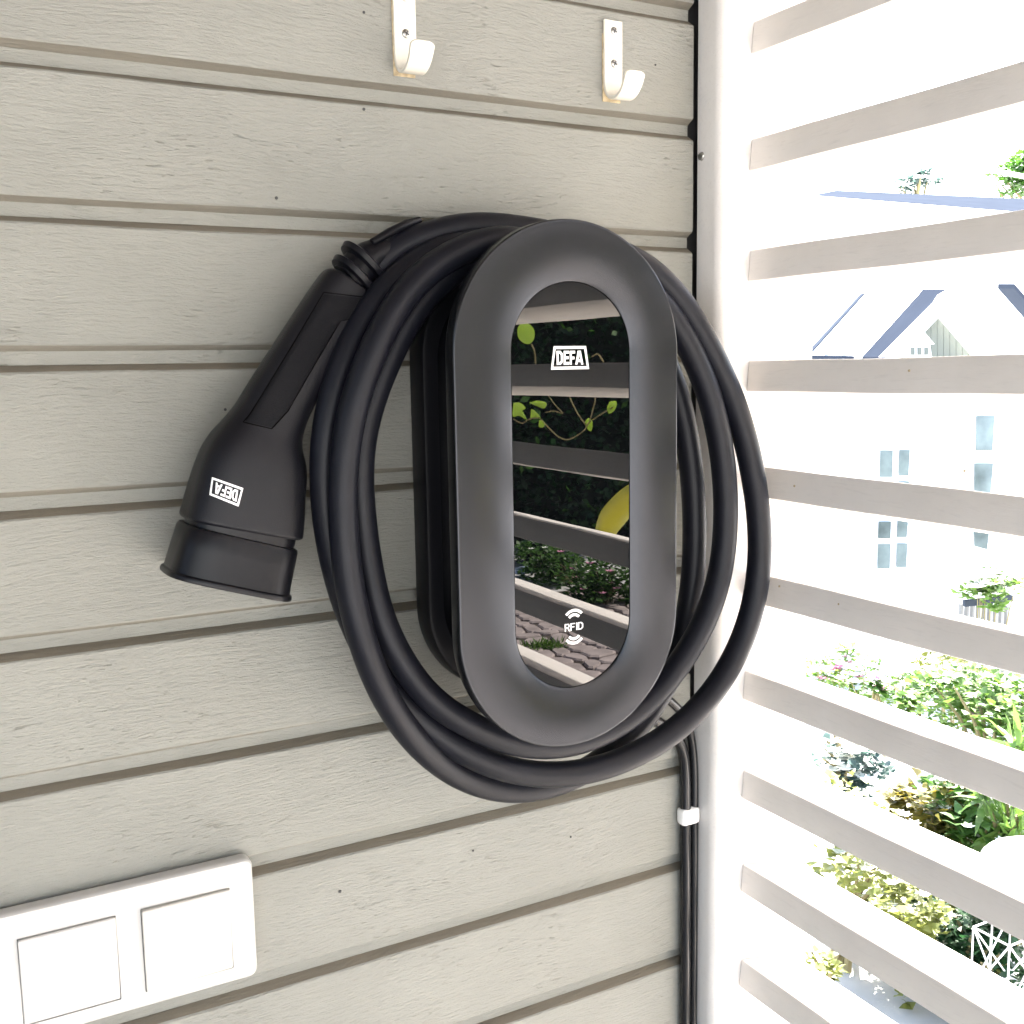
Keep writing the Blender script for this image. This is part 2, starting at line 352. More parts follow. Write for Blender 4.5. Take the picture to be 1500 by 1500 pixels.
# ------------------------------------------------------------------ charger
CX, CZ = .4252, -.0935
chg = thing('wall_charger', (CX, -.01, CZ-.2), 'black oval wall charger with a glossy display and graphite ring in the middle', 'charger')
def stadium(R, L, y, n=40, sx=0):
    P = []; cx = CX+sx
    for k in range(n+1): a = math.pi*k/n; P.append(Vector((cx+R*math.cos(a), y, CZ+L+R*math.sin(a))))
    for j in range(1, 8): P.append(Vector((cx-R, y, CZ+L-2*L*j/8)))
    for k in range(n+1): a = math.pi+math.pi*k/n; P.append(Vector((cx+R*math.cos(a), y, CZ-L+R*math.sin(a))))
    for j in range(1, 8): P.append(Vector((cx+R, y, CZ-L+2*L*j/8)))
    return P
LS = .103
FR = -.125
part('wall_plate', autosmooth(loops_mesh('wall_plate', [stadium(r, LS, y) for r, y in ((.079, -.002), (.080, -.006), (.080, -.024), (.0785, -.0275), (.075, -.0285))], True, True), 40), M_BASE, chg)
part('cable_drum', autosmooth(loops_mesh('cable_drum', [stadium(r, LS-.004, y) for r, y in ((.0665, -.0275), (.0655, -.034), (.0655, -.060), (.0665, -.085), (.071, -.098), (.080, -.106), (.088, -.1085))], True, True), 40), M_BODY, chg)
RIM = FR                                        # crisp rim, then a face that curves in towards the glass
prof = [(.0085, -.1075), (.003, -.1085), (.0008, -.1105), (0, -.1135), (0, FR+.0024), (.0002, FR+.0008), (.0007, FR+.0002), (.0014, FR), (.0028, FR+.0001)]
for i in range(1, 19):
    u = i/18; d = .0028+.0426*u; prof.append((d, FR+.0001+.0064*(u**2.3)))
prof += [(.0458, MIRY-.0004), (.0460, MIRY+.0025)]
SX = .0042                                      # the glass sits a little towards the right-hand side
ringm = loops_mesh('front_ring', [stadium(.0985-d, LS+.0012*min(1, max(0, d)/.045), y, 64, SX*max(0, d-.003)/.0425 if y < -.1151 or d > .04 else 0) for d, y in prof]); autosmooth(ringm, 45)
part('front_ring', ringm, M_RING, chg, label='graphite grey ring curving in towards the display')
disp = part('display', loops_mesh('display', [stadium(.0527, LS+.0012, MIRY+.003, 64, SX), stadium(.0527, LS+.0012, MIRY+.0006, 64, SX), stadium(.0521, LS+.0012, MIRY, 64, SX)], True, True), M_GLASS, chg, label='glossy black glass display mirroring the garden')

GL = {
 'D': [('ring', [(0, 0), (.52, 0), (.82, .22), (.82, .78), (.52, 1), (0, 1)], [(.27, .2), (.44, .2), (.55, .3), (.55, .7), (.44, .8), (.27, .8)])],
 'E': [('q', 0, 0, .27, 1), ('q', .27, 0, .78, .2), ('q', .27, .4, .7, .6), ('q', .27, .8, .78, 1)],
 'F': [('q', 0, 0, .27, 1), ('q', .27, .38, .66, .58), ('q', .27, .8, .76, 1)],
 'A': [('p', [(0, 0), (.24, 0), (.45, .72), (.45, 1), (.28, 1)]), ('p', [(.9, 0), (.62, 1), (.45, 1), (.45, .72), (.66, 0)]), ('p', [(.305, .18), (.595, .18), (.54, .37), (.36, .37)])],
 'r': [('q', 0, 0, .16, 1), ('q', .16, .86, .55, 1), ('q', .16, .42, .55, .56), ('q', .5, .56, .66, .86), ('p', [(.36, .42), (.55, 0), (.72, 0), (.52, .42)])],
 'f': [('q', 0, 0, .16, 1), ('q', .16, .86, .62, 1), ('q', .16, .44, .54, .58)],
 'i': [('q', .1, 0, .26, 1)],
 'd': [('ring', [(0, 0), (.45, 0), (.7, .25), (.7, .75), (.45, 1), (0, 1)], [(.16, .14), (.4, .14), (.54, .3), (.54, .7), (.4, .86), (.16, .86)])],
}
def glyph(ch, ox, sx, oy, sy):
    out = []
    T = lambda p: (ox+p[0]*sx, oy+p[1]*sy)
    for s in GL[ch]:
        if s[0] == 'q': _, a, b, c, d = s; out.append([T(p) for p in ((a, b), (c, b), (c, d), (a, d))])
        elif s[0] == 'p': out.append([T(p) for p in s[1]])
        else:
            n = len(s[1])
            for k in range(n): out.append([T(s[1][k]), T(s[1][(k+1) % n]), T(s[2][(k+1) % n]), T(s[2][k])])
    return out
def badge_polys():                              # unit badge: x -1..1 at the foot, y 0..1
    f = []; o = [(-1, 0), (1, 0), (.84, 1), (-.84, 1)]; i = [(-.88, .12), (.88, .12), (.745, .88), (-.745, .88)]
    for k in range(4): f.append([o[k], o[(k+1) % 4], i[(k+1) % 4], i[k]])
    for ch, ox, sx in (('D', -.70, .40), ('E', -.335, .37), ('F', -.015, .37), ('A', .27, .47)): f += glyph(ch, ox, sx, .2, .6)
    return f
def subdiv_poly_mesh(name, polys, fn, cuts=0):
    V, Fc = [], []
    for pl in polys:
        b = len(V); V += [fn(*p) for p in pl]; Fc.append(tuple(range(b, b+len(pl))))
    me = mesh(name, V, Fc); return me
tl, tr_, br, bl = [at(a, b, MIRY-.0003) for a, b in ((812, 507), (858, 507), (863, 541), (807, 541))]
bx, bz, hw, hh = (bl.x+br.x)/2, (bl.z+br.z)/2, (br.x-bl.x)/2, (tl.z-bl.z+tr_.z-br.z)/2
sub('logo_print', subdiv_poly_mesh('logo_print', badge_polys(), lambda u, v_: (bx+u*hw, MIRY-.0003, bz+v_*hh)), M_PRINT, disp)
rc = at(841, 918, MIRY-.0003); P_ = []
for ch, ox in (('r', -.0086), ('f', -.0034), ('i', .0012), ('d', .0036)): P_ += glyph(ch, ox, .0068, -.003, .006)
for sgn, r0 in ((1, 0), (-1, 0)):
    for rr, hw_ in ((.0096, .0011), (.0061, .0011)):
        cz = sgn*.0035
        for k in range(10):
            a0, a1 = [rad(90-48+96*(k+j)/10) for j in (0, 1)]
            P_.append([((rr+e)*math.cos(a), sgn*((rr+e)*math.sin(a))+cz) for a, e in ((a0, -hw_), (a0, hw_), (a1, hw_), (a1, -hw_))])
sub('rfid_print', subdiv_poly_mesh('rfid_print', P_, lambda u, v_: (rc.x+u, MIRY-.0003, rc.z+v_)), M_PRINT, disp)

# ------------------------------------------------------------------ charging cable (one coiled length)
path = [
 (548, 397, -.046), (573, 369, -.047), (613, 349, -.050), (653, 337, -.053), (700, 330, -.057), (760, 335, -.060), (830, 348, -.066), (905, 368, -.074), (955, 395, -.080),
 # outer right strand c
 (998, 440, -.084), (1030, 493, -.087), (1058, 548, -.088), (1083, 610, -.089), (1100, 675, -.090), (1111, 745, -.090), (1114, 805, -.090), (1109, 865, -.090), (1092, 930, -.090), (1060, 994, -.090), (1018, 1046, -.090), (962, 1091, -.089), (900, 1120, -.087),
 # middle strand along the bottom
 (835, 1136, -.083), (768, 1134, -.079), (705, 1116, -.076), (645, 1080, -.070), (598, 1040, -.064), (560, 995, -.060), (527, 935, -.060), (501, 870, -.062), (484, 800, -.063), (475, 730, -.064), (474, 660, -.064), (484, 590, -.064), (506, 520, -.062), (540, 455, -.060), (580, 405, -.060), (640, 365, -.060), (700, 352, -.062),
 (770, 365, -.070), (850, 378, -.078), (920, 405, -.082),
 # second right strand b
 (968, 440, -.084), (1006, 500, -.086), (1036, 565, -.087), (1055, 640, -.087), (1064, 720, -.087), (1062, 800, -.087), (1051, 862, -.087), (1029, 918, -.087), (998, 970, -.087), (955, 1025, -.087), (907, 1062, -.087), (857, 1086, -.087), (800, 1095, -.087), (745, 1088, -.086), (692, 1064, -.084), (636, 1032, -.082), (596, 982, -.079), (564, 925, -.075), (545, 860, -.069), (533, 785, -.064), (526, 715, -.063), (528, 650, -.063), (542, 590, -.063), (566, 530, -.063), (595, 470, -.063), (634, 420, -.063), (685, 380, -.064), (740, 360, -.066),
 (820, 385, -.060), (900, 430, -.052),
 # inner right strand a
 (950, 480, -.050), (985, 550, -.050), (1006, 630, -.050), (1016, 715, -.050), (1018, 795, -.050), (1014, 860, -.051), (1003, 925, -.052), (985, 985, -.054), (955, 1038, -.055), (920, 1082, -.056), (875, 1120, -.056), (825, 1146, -.057), (775, 1158, -.058), (725, 1157, -.059), (672, 1138, -.062), (625, 1104, -.070), (583, 1056, -.080), (548, 990, -.086), (524, 918, -.087), (509, 845, -.086), (502, 765, -.085), (502, 690, -.085), (511, 620, -.085), (531, 550, -.085), (557, 490, -.085), (590, 432, -.084), (630, 392, -.084), (680, 364, -.084), (735, 348, -.086), (790, 360, -.085), (830, 400, -.080), (850, 450, -.075)]
P = catmull([at(*p) for p in path], 7); P = smooth_pts(P, 30)
CR = .0108
cab = link('charging_cable', tube('charging_cable', P, CR, 28), M_RUB, smooth=True, label='thick black charging cable coiled in hanging loops around the oval charger', cat='cable')

# ------------------------------------------------------------------ plug
plug = thing('charging_plug', at(331, 860, -.045), 'black charging plug with a rubber cap hanging upside down left of the coil', 'plug')
YP = -.045
def section_ring(c, T, wv, dv, npow=3.0, n=48):
    """superellipse around point c; T axis in the wall-parallel plane; wv full width, dv full depth"""
    U = Vector((0, -1, 0)).cross(T).normalized(); out = []
    for k in range(n):
        a = 2*math.pi*k/n; ca, sa = math.cos(a), math.sin(a)
        x = math.copysign(abs(ca)**(2/npow), ca)*wv/2; y = math.copysign(abs(sa)**(2/npow), sa)*dv/2
        out.append(c+U*x+Vector((0, -1, 0))*y)
    return out
def axis_dir(a, b):
    T = at(*b, YP)-at(*a, YP); T.y = 0; return T.normalized()
T_HAND, T_HEAD = axis_dir((509, 419), (404, 594)), axis_dir((365, 700), (334, 845))
def loft(name, secs, cap0=True, cap1=True, sub_=5, T=None):
    # secs: (px, py, width_px, depth_m, power[, y])
    C = [at(s[0], s[1], s[5] if len(s) > 5 else YP) for s in secs]
    prm = []
    for s, c in zip(secs, C):
        dep = (c-Vector((0, -DIST, 0))).dot(fwd); prm.append(Vector((s[2]/F_PX*dep, s[3], s[4])))
    n = len(C); CC, PP, YY = [], [], []
    for i in range(n-1):
        for k in range(sub_+(i == n-2)):
            t = k/sub_; CC.append(C[i].lerp(C[i+1], t)); PP.append(prm[i].lerp(prm[i+1], t)); YY.append(secs[i][1]*(1-t)+secs[i+1][1]*t)
    if T is None:
        for _ in range(4):
            CC = [CC[0]]+[(CC[i-1]+CC[i]*2+CC[i+1])/4 for i in range(1, len(CC)-1)]+[CC[-1]]
            PP = [PP[0]]+[(PP[i-1]+PP[i]*2+PP[i+1])/4 for i in range(1, len(PP)-1)]+[PP[-1]]
    rings = []
    for i, c in enumerate(CC):
        if T is not None: Ti = T
        else:
            f_ = max(0, min(1, (YY[i]-570)/130)); f_ = f_*f_*(3-2*f_); Ti = T_HAND.lerp(T_HEAD, f_).normalized()
        rings.append(section_ring(c, Ti, PP[i].x, PP[i].y, PP[i].z))
    return rings, loops_mesh(name, rings, cap0, cap1)
body_secs = [(512, 414, 70, .028, 2.6), (509, 419, 82, .033, 2.8), (490, 449, 86, .035, 2.9), (462, 495, 89, .036, 3), (430, 548, 93, .038, 3), (406, 590, 98, .039, 3), (394, 616, 104, .041, 3), (385, 636, 118, .045, 3), (378, 655, 139, .051, 3.2), (372, 676, 153, .055, 3.4), (364, 710, 161, .058, 3.6), (359, 742, 168, .060, 3.8), (354.5, 766, 172, .061, 4), (353.8, 770, 172, .061, 4), (353, 773, 166, .0585, 4)]
rings, bm_ = loft('plug_body', body_secs); autosmooth(bm_, 50)
plug_body = part('plug_body', bm_, M_PLUG, plug)
T_CAP = axis_dir((371, 700), (332, 845))
_, cm_ = loft('collar', [(355, 765, 156, .053, 3.8), (352, 778, 156, .053, 3.8), (349, 788, 154, .053, 3.8)], sub_=2, T=T_CAP); part('collar', autosmooth(cm_, 40), M_PLUGD, plug)
_, cp = loft('rubber_cap', [(350, 783, 156, .055, 4), (349.7, 784, 166, .059, 4), (348, 788, 170, .061, 4), (342, 810, 172, .062, 4), (336, 834, 175, .0635, 3.8), (333, 848, 178, .065, 3.6), (332.5, 850, 184, .068, 3.6), (331.4, 854, 186, .069, 3.6), (330.6, 857, 184, .068, 3.6), (330.5, 858, 168, .06, 3.6)], sub_=1, T=T_CAP)
part('rubber_cap', autosmooth(cp, 40), M_PLUGD, plug)
# ribbed boot
for (x, y, wd) in ((519, 405, 78), (533, 386, 80)):
    _, r_ = loft('boot_ring', [(x-4, y+6, wd-14, .028, 2.3), (x-2.8, y+4, wd, .033, 2.3), (x+1.5, y-2.2, wd+2, .034, 2.3), (x+3.5, y-5, wd-12, .028, 2.3)], sub_=1, T=axis_dir((545, 378), (512, 414)))
    part('boot_ring', autosmooth(r_, 50), M_PLUGD, plug)
_, r_ = loft('boot', [(512, 414, 62, .026, 2.2), (528, 393, 60, .025, 2.1), (545, 378, 56, .025, 2), (562, 368, 48, .0235, 2), (570, 365, 44, .0215, 2)], sub_=4, T=axis_dir((560, 368), (512, 414)))
part('boot', autosmooth(r_, 50), M_PLUGD, plug)
# grip panel: slightly raised patch following the handle surface
bvh = BVHTree.FromPolygons([v.co.copy() for v in bm_.vertices], [tuple(p.vertices) for p in bm_.polygons])
def on_plug(px, py, off=.0004):
    d = ray(px, py); h = bvh.ray_cast(Vector((0, -DIST, 0)), d.normalized())
    return (h[0]+h[1]*off) if h[0] is not None else at(px, py, YP-.02)
Lf = [(474, 428), (452, 465), (430, 502), (408, 538), (386, 574), (366, 606), (356, 618)]
Rt = [(541, 436), (519, 466), (499, 470), (474, 512), (450, 553), (422, 602), (398, 628)]
rows = []
for t in range(25):
    u = t/24*6; i = min(5, int(u)); fr = u-i
    a = Vector(Lf[i]+(0,)).lerp(Vector(Lf[i+1]+(0,)), fr); b = Vector(Rt[i]+(0,)).lerp(Vector(Rt[i+1]+(0,)), fr)
    rows.append([on_plug(*(a.lerp(b, j/10))[:2], off=(.0006 if 0 < j < 10 and 0 < t < 24 else -.0002)) for j in range(11)])
Vg = [p for r in rows for p in r]; Fg = [(i*11+j, i*11+j+1, (i+1)*11+j+1, (i+1)*11+j) for i in range(24) for j in range(10)]
seam = [r[0] for r in rows]+rows[-1][1:]+[r[-1] for r in rows[::-1]][1:]+rows[0][::-1][1:]
part('panel_seam', tube('panel_seam', [p+Vector((0, -.0003, 0)) for p in seam], .00045, 6), M_DARKSEAM, plug)
gp = mesh('grip_panel', Vg, Fg); part('grip_panel', gp, M_GRIP, plug, True)
# badge on the plug, upside down
A_, B_, C_, D_ = [Vector(p+(0,)) for p in ((356, 715), (311, 699), (307, 725), (349, 742))]   # foot-left, foot-right, top-right, top-left as read upright
def bfn(u, v_):
    s = (u+1)/2; wd = 1
    lo = A_.lerp(B_, s); hi0, hi1 = D_.lerp(C_, -.095), D_.lerp(C_, 1.095); hi = hi0.lerp(hi1, s)
    p = lo.lerp(hi, v_); return on_plug(p.x, p.y, .0007)
def split(polys, n=6):
    out = []
    for q in polys:
        if len(q) != 4: out.append(q); continue
        a, b, c, d = [Vector(p+(0,)) for p in q]
        if (a-b).length+(c-d).length < (b-c).length+(d-a).length: a, b, c, d = b, c, d, a
        for k in range(n):
            out.append([tuple(v_[:2]) for v_ in (a.lerp(b, k/n), a.lerp(b, (k+1)/n), d.lerp(c, (k+1)/n), d.lerp(c, k/n))])
    return out
lg = subdiv_poly_mesh('badge', split(badge_polys(), 8), bfn); part('badge', lg, M_PRINT2, plug)

# holder trough behind the lead
hold = thing('cable_holder', at(600, 350, -.02), 'small black holder clip behind the cable just above the plug neck', 'holder')
def plate_between(name, pts, y0, y1):
    a = [at(x, y, y0) for x, y in pts]; b = [Vector((p.x, y1, p.z)) for p in a]; return loops_mesh(name, [a, b], True, True)
part('clip_arm', autosmooth(tube('clip_arm', [at(545, 355, -.052), at(570, 341, -.052), at(595, 329, -.050), at(614, 323, -.045)], [.0028, .0036, .0038, .0030], 14), 50), M_BASE, hold)
part('clip_arm', tube('clip_arm', [at(600, 378, -.040), at(618, 370, -.042), at(634, 360, -.044)], [.004, .005, .004], 12), M_BASE, hold)
part('clip_base', plate_between('clip_base', [(548, 352), (612, 321), (640, 352), (600, 385), (575, 385)], -.034, -.001), M_BASE, hold)

# ------------------------------------------------------------------ supply cables and clip
def supply(pts, r, label):
    P = smooth_pts(catmull([at(a, b, y) for a, b, y in pts], 8), 6)
    return link('supply_cable', tube('supply_cable', P, r, 18), M_SUP, smooth=True, label=label, cat='cable')
supply([(930, 985, -.020), (960, 1008, -.020), (985, 1030, -.018), (1003, 1050, -.013), (1012, 1078, -.0095), (1016.5, 1120, -.0085), (1017, 1200, -.0085), (1016, 1350, -.0085), (1015, 1520, -.0085), (1013, 1900, -.0085)], .0042, 'thinner glossy black supply cable nearest the post, arching out from behind the coil')
supply([(900, 1010, -.012), (950, 1050, -.012), (985, 1072, -.010), (999, 1096, -.0085), (1003.5, 1130, -.0075), (1004, 1200, -.0075), (1004, 1350, -.0075), (1003.5, 1520, -.0075), (1002, 1900, -.0075)], .0056, 'thicker black supply cable running straight down the last board ends on the wall')
c0, c1 = at(1001, 1186, -.015), at(1030, 1206, -.015)
clip = thing('cable_clip', ((c0.x+c1.x)/2, 0, c1.z), 'small white plastic clip holding the two black cables beside the post', 'clip')
part('clip_band', autosmooth(box('clip_band', (c0.x+.001, c1.x-.002, -.0145, -.001, c1.z, c0.z-.002), .0042), 40), M_CLIP, clip)

# ------------------------------------------------------------------ coat hooks
def hook(xc, label):
    z0 = .2297
    r = thing('coat_hook', (xc, 0, z0), label, 'hook', 'white coat hooks screwed to the wall')
    mid = [(-.0018, .2960), (-.0018, .275), (-.0018, .255), (-.0020, .2425), (-.0045, .2350), (-.0105, .2300), (-.0185, .2290), (-.0255, .2315), (-.0305, .2365), (-.0340, .2425), (-.0362, .2470)]
    Pm = catmull([Vector((0, a, b)) for a, b in mid], 6); N = len(Pm); R0, R1 = [], []
    rows = []
    for i, p in enumerate(Pm):
        T = (Pm[min(i+1, N-1)]-Pm[max(i-1, 0)]).normalized(); Nn = Vector((0, T.z, -T.y)); th = .0015
        t = i/(N-1); wd = .0093 if t < .7 else .0093+.0008*(t-.7)/.3
        e = N-1-i; 
        if e < 6: wd *= math.sqrt(max(.12, 1-((6-e)/6.6)**3))
        b = .0005
        rows.append([Vector((xc-wd+b, 0, 0))+p+Nn*th, Vector((xc+wd-b, 0, 0))+p+Nn*th, Vector((xc+wd, 0, 0))+p+Nn*(th-b), Vector((xc+wd, 0, 0))+p-Nn*(th-b), Vector((xc+wd-b, 0, 0))+p-Nn*th, Vector((xc-wd+b, 0, 0))+p-Nn*th, Vector((xc-wd, 0, 0))+p-Nn*(th-b), Vector((xc-wd, 0, 0))+p+Nn*(th-b)])
    part('hook_strip', autosmooth(loops_mesh('hook_strip', rows, True, True), 40), M_HOOK, r)
    for zz in (.2875, .2605):
        p = Vector((xc+.0006, -.0033, zz)); v, f = tube_vf([p, p+Vector((0, -.0005, 0)), p+Vector((0, -.0011, 0))], [.0036, .0033, .0020], 16)
        s = part('screw', mesh('screw', v, f), M_SCREW, r, True)
        for rt in (25, 115):
            v, f = box_vf(-.0021, .0021, -.0003, .0003, -.0004, .0004); mm = Matrix.Translation(p+Vector((0, -.00115, 0))) @ Matrix.Rotation(rad(rt), 4, 'Y')
            sub('cross_recess', mesh('cross_recess', [mm @ Vector(q) for q in v], f), M_DARK, s)
    part('glue_bead', box('glue_bead', (xc-.0101, xc+.0085, -.0012, -.0001, .2285, .285), .0004), M_GLUE, r)
hook(.3502, 'white enamelled coat hook above the plug, cut by the top of the picture')
hook(.5460, 'white enamelled coat hook whole in view nearest the white post')

# ------------------------------------------------------------------ double switch
sw = thing('light_switch', (.10, -.001, -.4765), 'white double rocker switch in one wide frame at the lower left of the wall', 'switch')
def frame_mesh():
    x0, x1, z0, z1 = .0055, .1945, -.4765, -.3775; y1 = -.0150
    holes = [(.0245, .0915), (.1090, .1755)]; hz0, hz1 = -.4645, -.3975
    def rr(a, b, c, d, r, y, n=6):
        out = []
        for (cx, cz, a0) in ((b-r, d-r, 0), (a+r, d-r, 90), (a+r, c+r, 180), (b-r, c+r, 270)):
            for k in range(n+1): t = rad(a0+90*k/n); out.append(Vector((cx+r*math.cos(t), y, cz+r*math.sin(t))))
        return out
    side = [rr(x0+e, x1-e, z0+e, z1-e, .007-e*.8, y) for e, y in ((0, -.0035), (0, -.012), (.0006, -.0139), (.0018, -.0150))]
    return rr, side, holes, (x0, x1, z0, z1, y1, hz0, hz1)
rr, side, holes, (x0, x1, z0, z1, y1, hz0, hz1) = frame_mesh()
part('frame_rim', autosmooth(loops_mesh('frame_rim', side, False, False), 60), M_SW, sw, True)
# front face with two square openings built from strips
bm = bmesh.new()
outer = [bm.verts.new(p) for p in side[-1]]
edges = [bm.edges.new((outer[i], outer[(i+1) % len(outer)])) for i in range(len(outer))]
for a, b in holes:
    hv = [bm.verts.new(p) for p in rr(a, b, hz0, hz1, .0008, y1, 2)]; edges += [bm.edges.new((hv[i], hv[(i+1) % len(hv)])) for i in range(len(hv))]
bmesh.ops.triangle_fill(bm, use_beauty=True, use_dissolve=False, edges=edges, normal=(0, -1, 0))
me = bpy.data.meshes.new('frame_face'); bm.to_mesh(me); bm.free()
part('frame_face', me, M_SW, sw)
for a, b in holes:
    part('opening_rim', loops_mesh('opening_rim', [rr(a, b, hz0, hz1, .0008, y1, 2), rr(a, b, hz0, hz1, .0008, y1+.008, 2)]), M_SW, sw)
part('back_box', box('back_box', (.012, .188, -.0075, -.0002, -.470, -.384), .001), M_SW, sw)
def rocker(a, b, dt, db, dl, m):
    e = .0005; v, f = box_vf(a+e, b-e, -.008, y1, hz0+e, hz1-e)
    v = [list(p) for p in v]
    for p in v:
        if abs(p[1]-y1) < 1e-6: p[1] = y1+(dt if p[2] > -.43 else db)+(dl if p[0] < (a+b)/2 else 0)
    me = mesh('rocker', v, f); bmx = bmesh.new(); bmx.from_mesh(me); bmesh.ops.bevel(bmx, geom=bmx.edges[:], offset=.0006, segments=2, affect='EDGES'); bmx.to_mesh(me); bmx.free()
    part('rocker', autosmooth(me, 40), m, sw)
rocker(*holes[0], -.0030, .0002, 0, M_SW)
rocker(*holes[1], -.0032, -.0006, -.0012, M_SW2)

# ------------------------------------------------------------------ vegetation helpers
def leaves(name, centre, size, n, leaf, m, seed=0, flat=.5, shape=None, up=.3):
    """many single leaf blades spread through an uneven crown volume"""
    r = random.Random(seed); V, Fc = [], []; c = Vector(centre)
    lumps = [(Vector((r.gauss(0, .42), r.gauss(0, .42), r.gauss(0, .42))), r.uniform(.28, .55)) for _ in range(max(4, int(n**.35)))]
    for i in range(n):
        lc, lr = r.choice(lumps); d = Vector((r.gauss(0, 1), r.gauss(0, 1), r.gauss(0, 1))).normalized()*lr*(r.random()**.4)
        q = lc+d
        p = c+Vector((q.x*size[0], q.y*size[1], q.z*size[2]))
        if p.z < c.z-size[2]: p.z = c.z-size[2]*r.random()
        a = r.uniform(0, 6.283); s = leaf*r.uniform(.6, 1.35)
        T = Vector((math.cos(a), math.sin(a), r.uniform(-.5, .8)*up*2)).normalized(); W = T.cross(Vector((r.gauss(0, .4), r.gauss(0, .4), 1))).normalized()*s*flat*.5; Nn = T.cross(W).normalized()*s*.12
        b = len(V); V += [p, p+T*s*.35+W+Nn, p+T*s, p+T*s*.35-W+Nn, p+T*s*.7+W*.6, p+T*s*.7-W*.6]
        Fc += [(b, b+1, b+3), (b+1, b+4, b+5, b+3), (b+4, b+2, b+5)]
    return mesh(name, V, Fc)
def flower_mesh(name, pts, r0, seed):
    r = random.Random(seed); V, Fc = [], []
    for p in pts:
        for k in range(6):
            a = k*1.047+r.random()*.3; d = Vector((math.cos(a), math.sin(a), .35)); e = Vector((-math.sin(a), math.cos(a), 0))
            b = len(V); V += [p, p+d*r0*.6+e*r0*.3, p+d*r0, p+d*r0*.6-e*r0*.3]; Fc.append((b, b+1, b+2, b+3))
    return mesh(name, V, Fc)
def bush(px, py, depth, size, n, leaf, m, label, cat='bush', seed=0, name='garden_bush', flat=.5, flowers=None, group=None, pos=None, stem=True, up=.3):
    c = pos if pos is not None else far(px, py, depth); g = gz(c.x, c.y)
    t = thing(name, (c.x, c.y, g), label, cat, group)
    part('foliage', leaves('foliage', c, size, n, leaf, m, seed, flat, up=up), m, t)
    if stem:
        V, Fc = [], []; r = random.Random(seed)
        for k in range(7):
            e = c+Vector((r.uniform(-.6, .6)*size[0], r.uniform(-.6, .6)*size[1], r.uniform(-.2, .5)*size[2])); b0 = Vector((c.x+r.uniform(-.05, .05), c.y+r.uniform(-.05, .05), g))
            v, f = tube_vf([b0, b0.lerp(e, .5)+Vector((0, 0, .05)), e], [.012, .008, .003], 6, off=len(V)); V += v; Fc += f
        part('stems', mesh('stems', V, Fc), M_STEM, t)
    if flowers:
        fm, fr, fn = flowers; r = random.Random(seed+5)
        pts = [c+Vector((r.gauss(0, .5)*size[0], r.gauss(0, .5)*size[1], r.uniform(-.2, 1)*size[2])) for _ in range(fn)]
        part('blossoms', flower_mesh('blossoms', pts, fr, seed), fm, t)
    return t

# ------------------------------------------------------------------ garden seen through the slats
bush(1450, 1050, 4.4, (.36, .34, .34), 2600, .052, L_LIGHT, 'light green bush with small pink flowers beyond the slats, highest of the lower plants', seed=1, flowers=(M_FLP, .03, 14))
bush(1350, 1190, 3.4, (.17, .17, .17), 1000, .062, L_ORANGE, 'orange and green leaved plant between the slats', 'plant', seed=2, name='garden_plant', flat=.35)
bush(1435, 1215, 3.3, (.24, .2, .22), 1700, .052, L_MID, 'mid green plant just right of the orange leaved one', 'plant', seed=3, name='garden_plant', flowers=(M_FLW, .02, 25))
bush(1235, 1120, 4.2, (.18, .16, .12), 330, .05, L_BLUE, 'small bluish plant with white blossoms nearest the post', 'plant', seed=4, name='garden_plant', flowers=(M_FLW, .035, 60))
bush(1245, 1270, 3.0, (.17, .17, .16), 420, .045, L_YEL, 'yellow green bush low down beside the post', seed=5, flowers=(M_FLW, .022, 60))
bush(1345, 1345, 2.9, (.20, .18, .18), 1300, .038, L_YEL, 'yellow green bush with a dark base left of the dark leaved bush', seed=6, flowers=(M_FLW, .02, 60))
bush(1432, 1385, 2.8, (.17, .16, .18), 1500, .045, L_DARK, 'dark green bush at the lower right behind the slats', seed=7, flat=.35)
bush(1478, 1185, 3.1, (.07, .07, .12), 160, .12, L_LIGHT, 'upright plant with long lime green blades at the right edge', 'plant', seed=8, name='garden_plant', flat=.18, up=1.5)
bush(1285, 1012, 4.9, (.06, .05, .08), 90, .05, L_MID, 'spindly plant with a pink bloom in front of the white house', 'plant', seed=9, name='garden_plant', flowers=(M_FLP, .035, 5))
bush(1335, 1020, 4.7, (.07, .05, .10), 130, .055, L_LIGHT, 'small light green sprig left of the flowering bush', 'plant', seed=10, name='garden_plant')
bush(1225, 990, 9.0, (.32, .3, .22), 420, .07, L_LIGHT, 'far low plant with pink blossoms at the left end of the white house', 'plant', seed=14, name='garden_plant', flowers=(M_FLP, .05, 30))
bush(1300, 1010, 8.6, (.42, .35, .24), 520, .07, L_LIGHT, 'loose pale green bush with white blossoms against the white house', seed=15, flowers=(M_FLW, .06, 90))
bush(1400, 960, 8.2, (.45, .35, .20), 520, .07, L_YEL, 'low yellowish bush below the small plank fence', seed=16, flowers=(M_FLW, .06, 90))
bush(1215, 1410, 2.7, (.06, .05, .05), 90, .035, L_YEL, 'tiny weed growing at the foot of the screen', 'plant', seed=11, name='garden_plant')
bush(1445, 862, 8.6, (.30, .3, .16), 300, .08, L_LIGHT, 'sprawling climber with pale blossoms on top of the small plank fence', 'climber', seed=12, name='climber', flowers=(M_FLW, .06, 120))
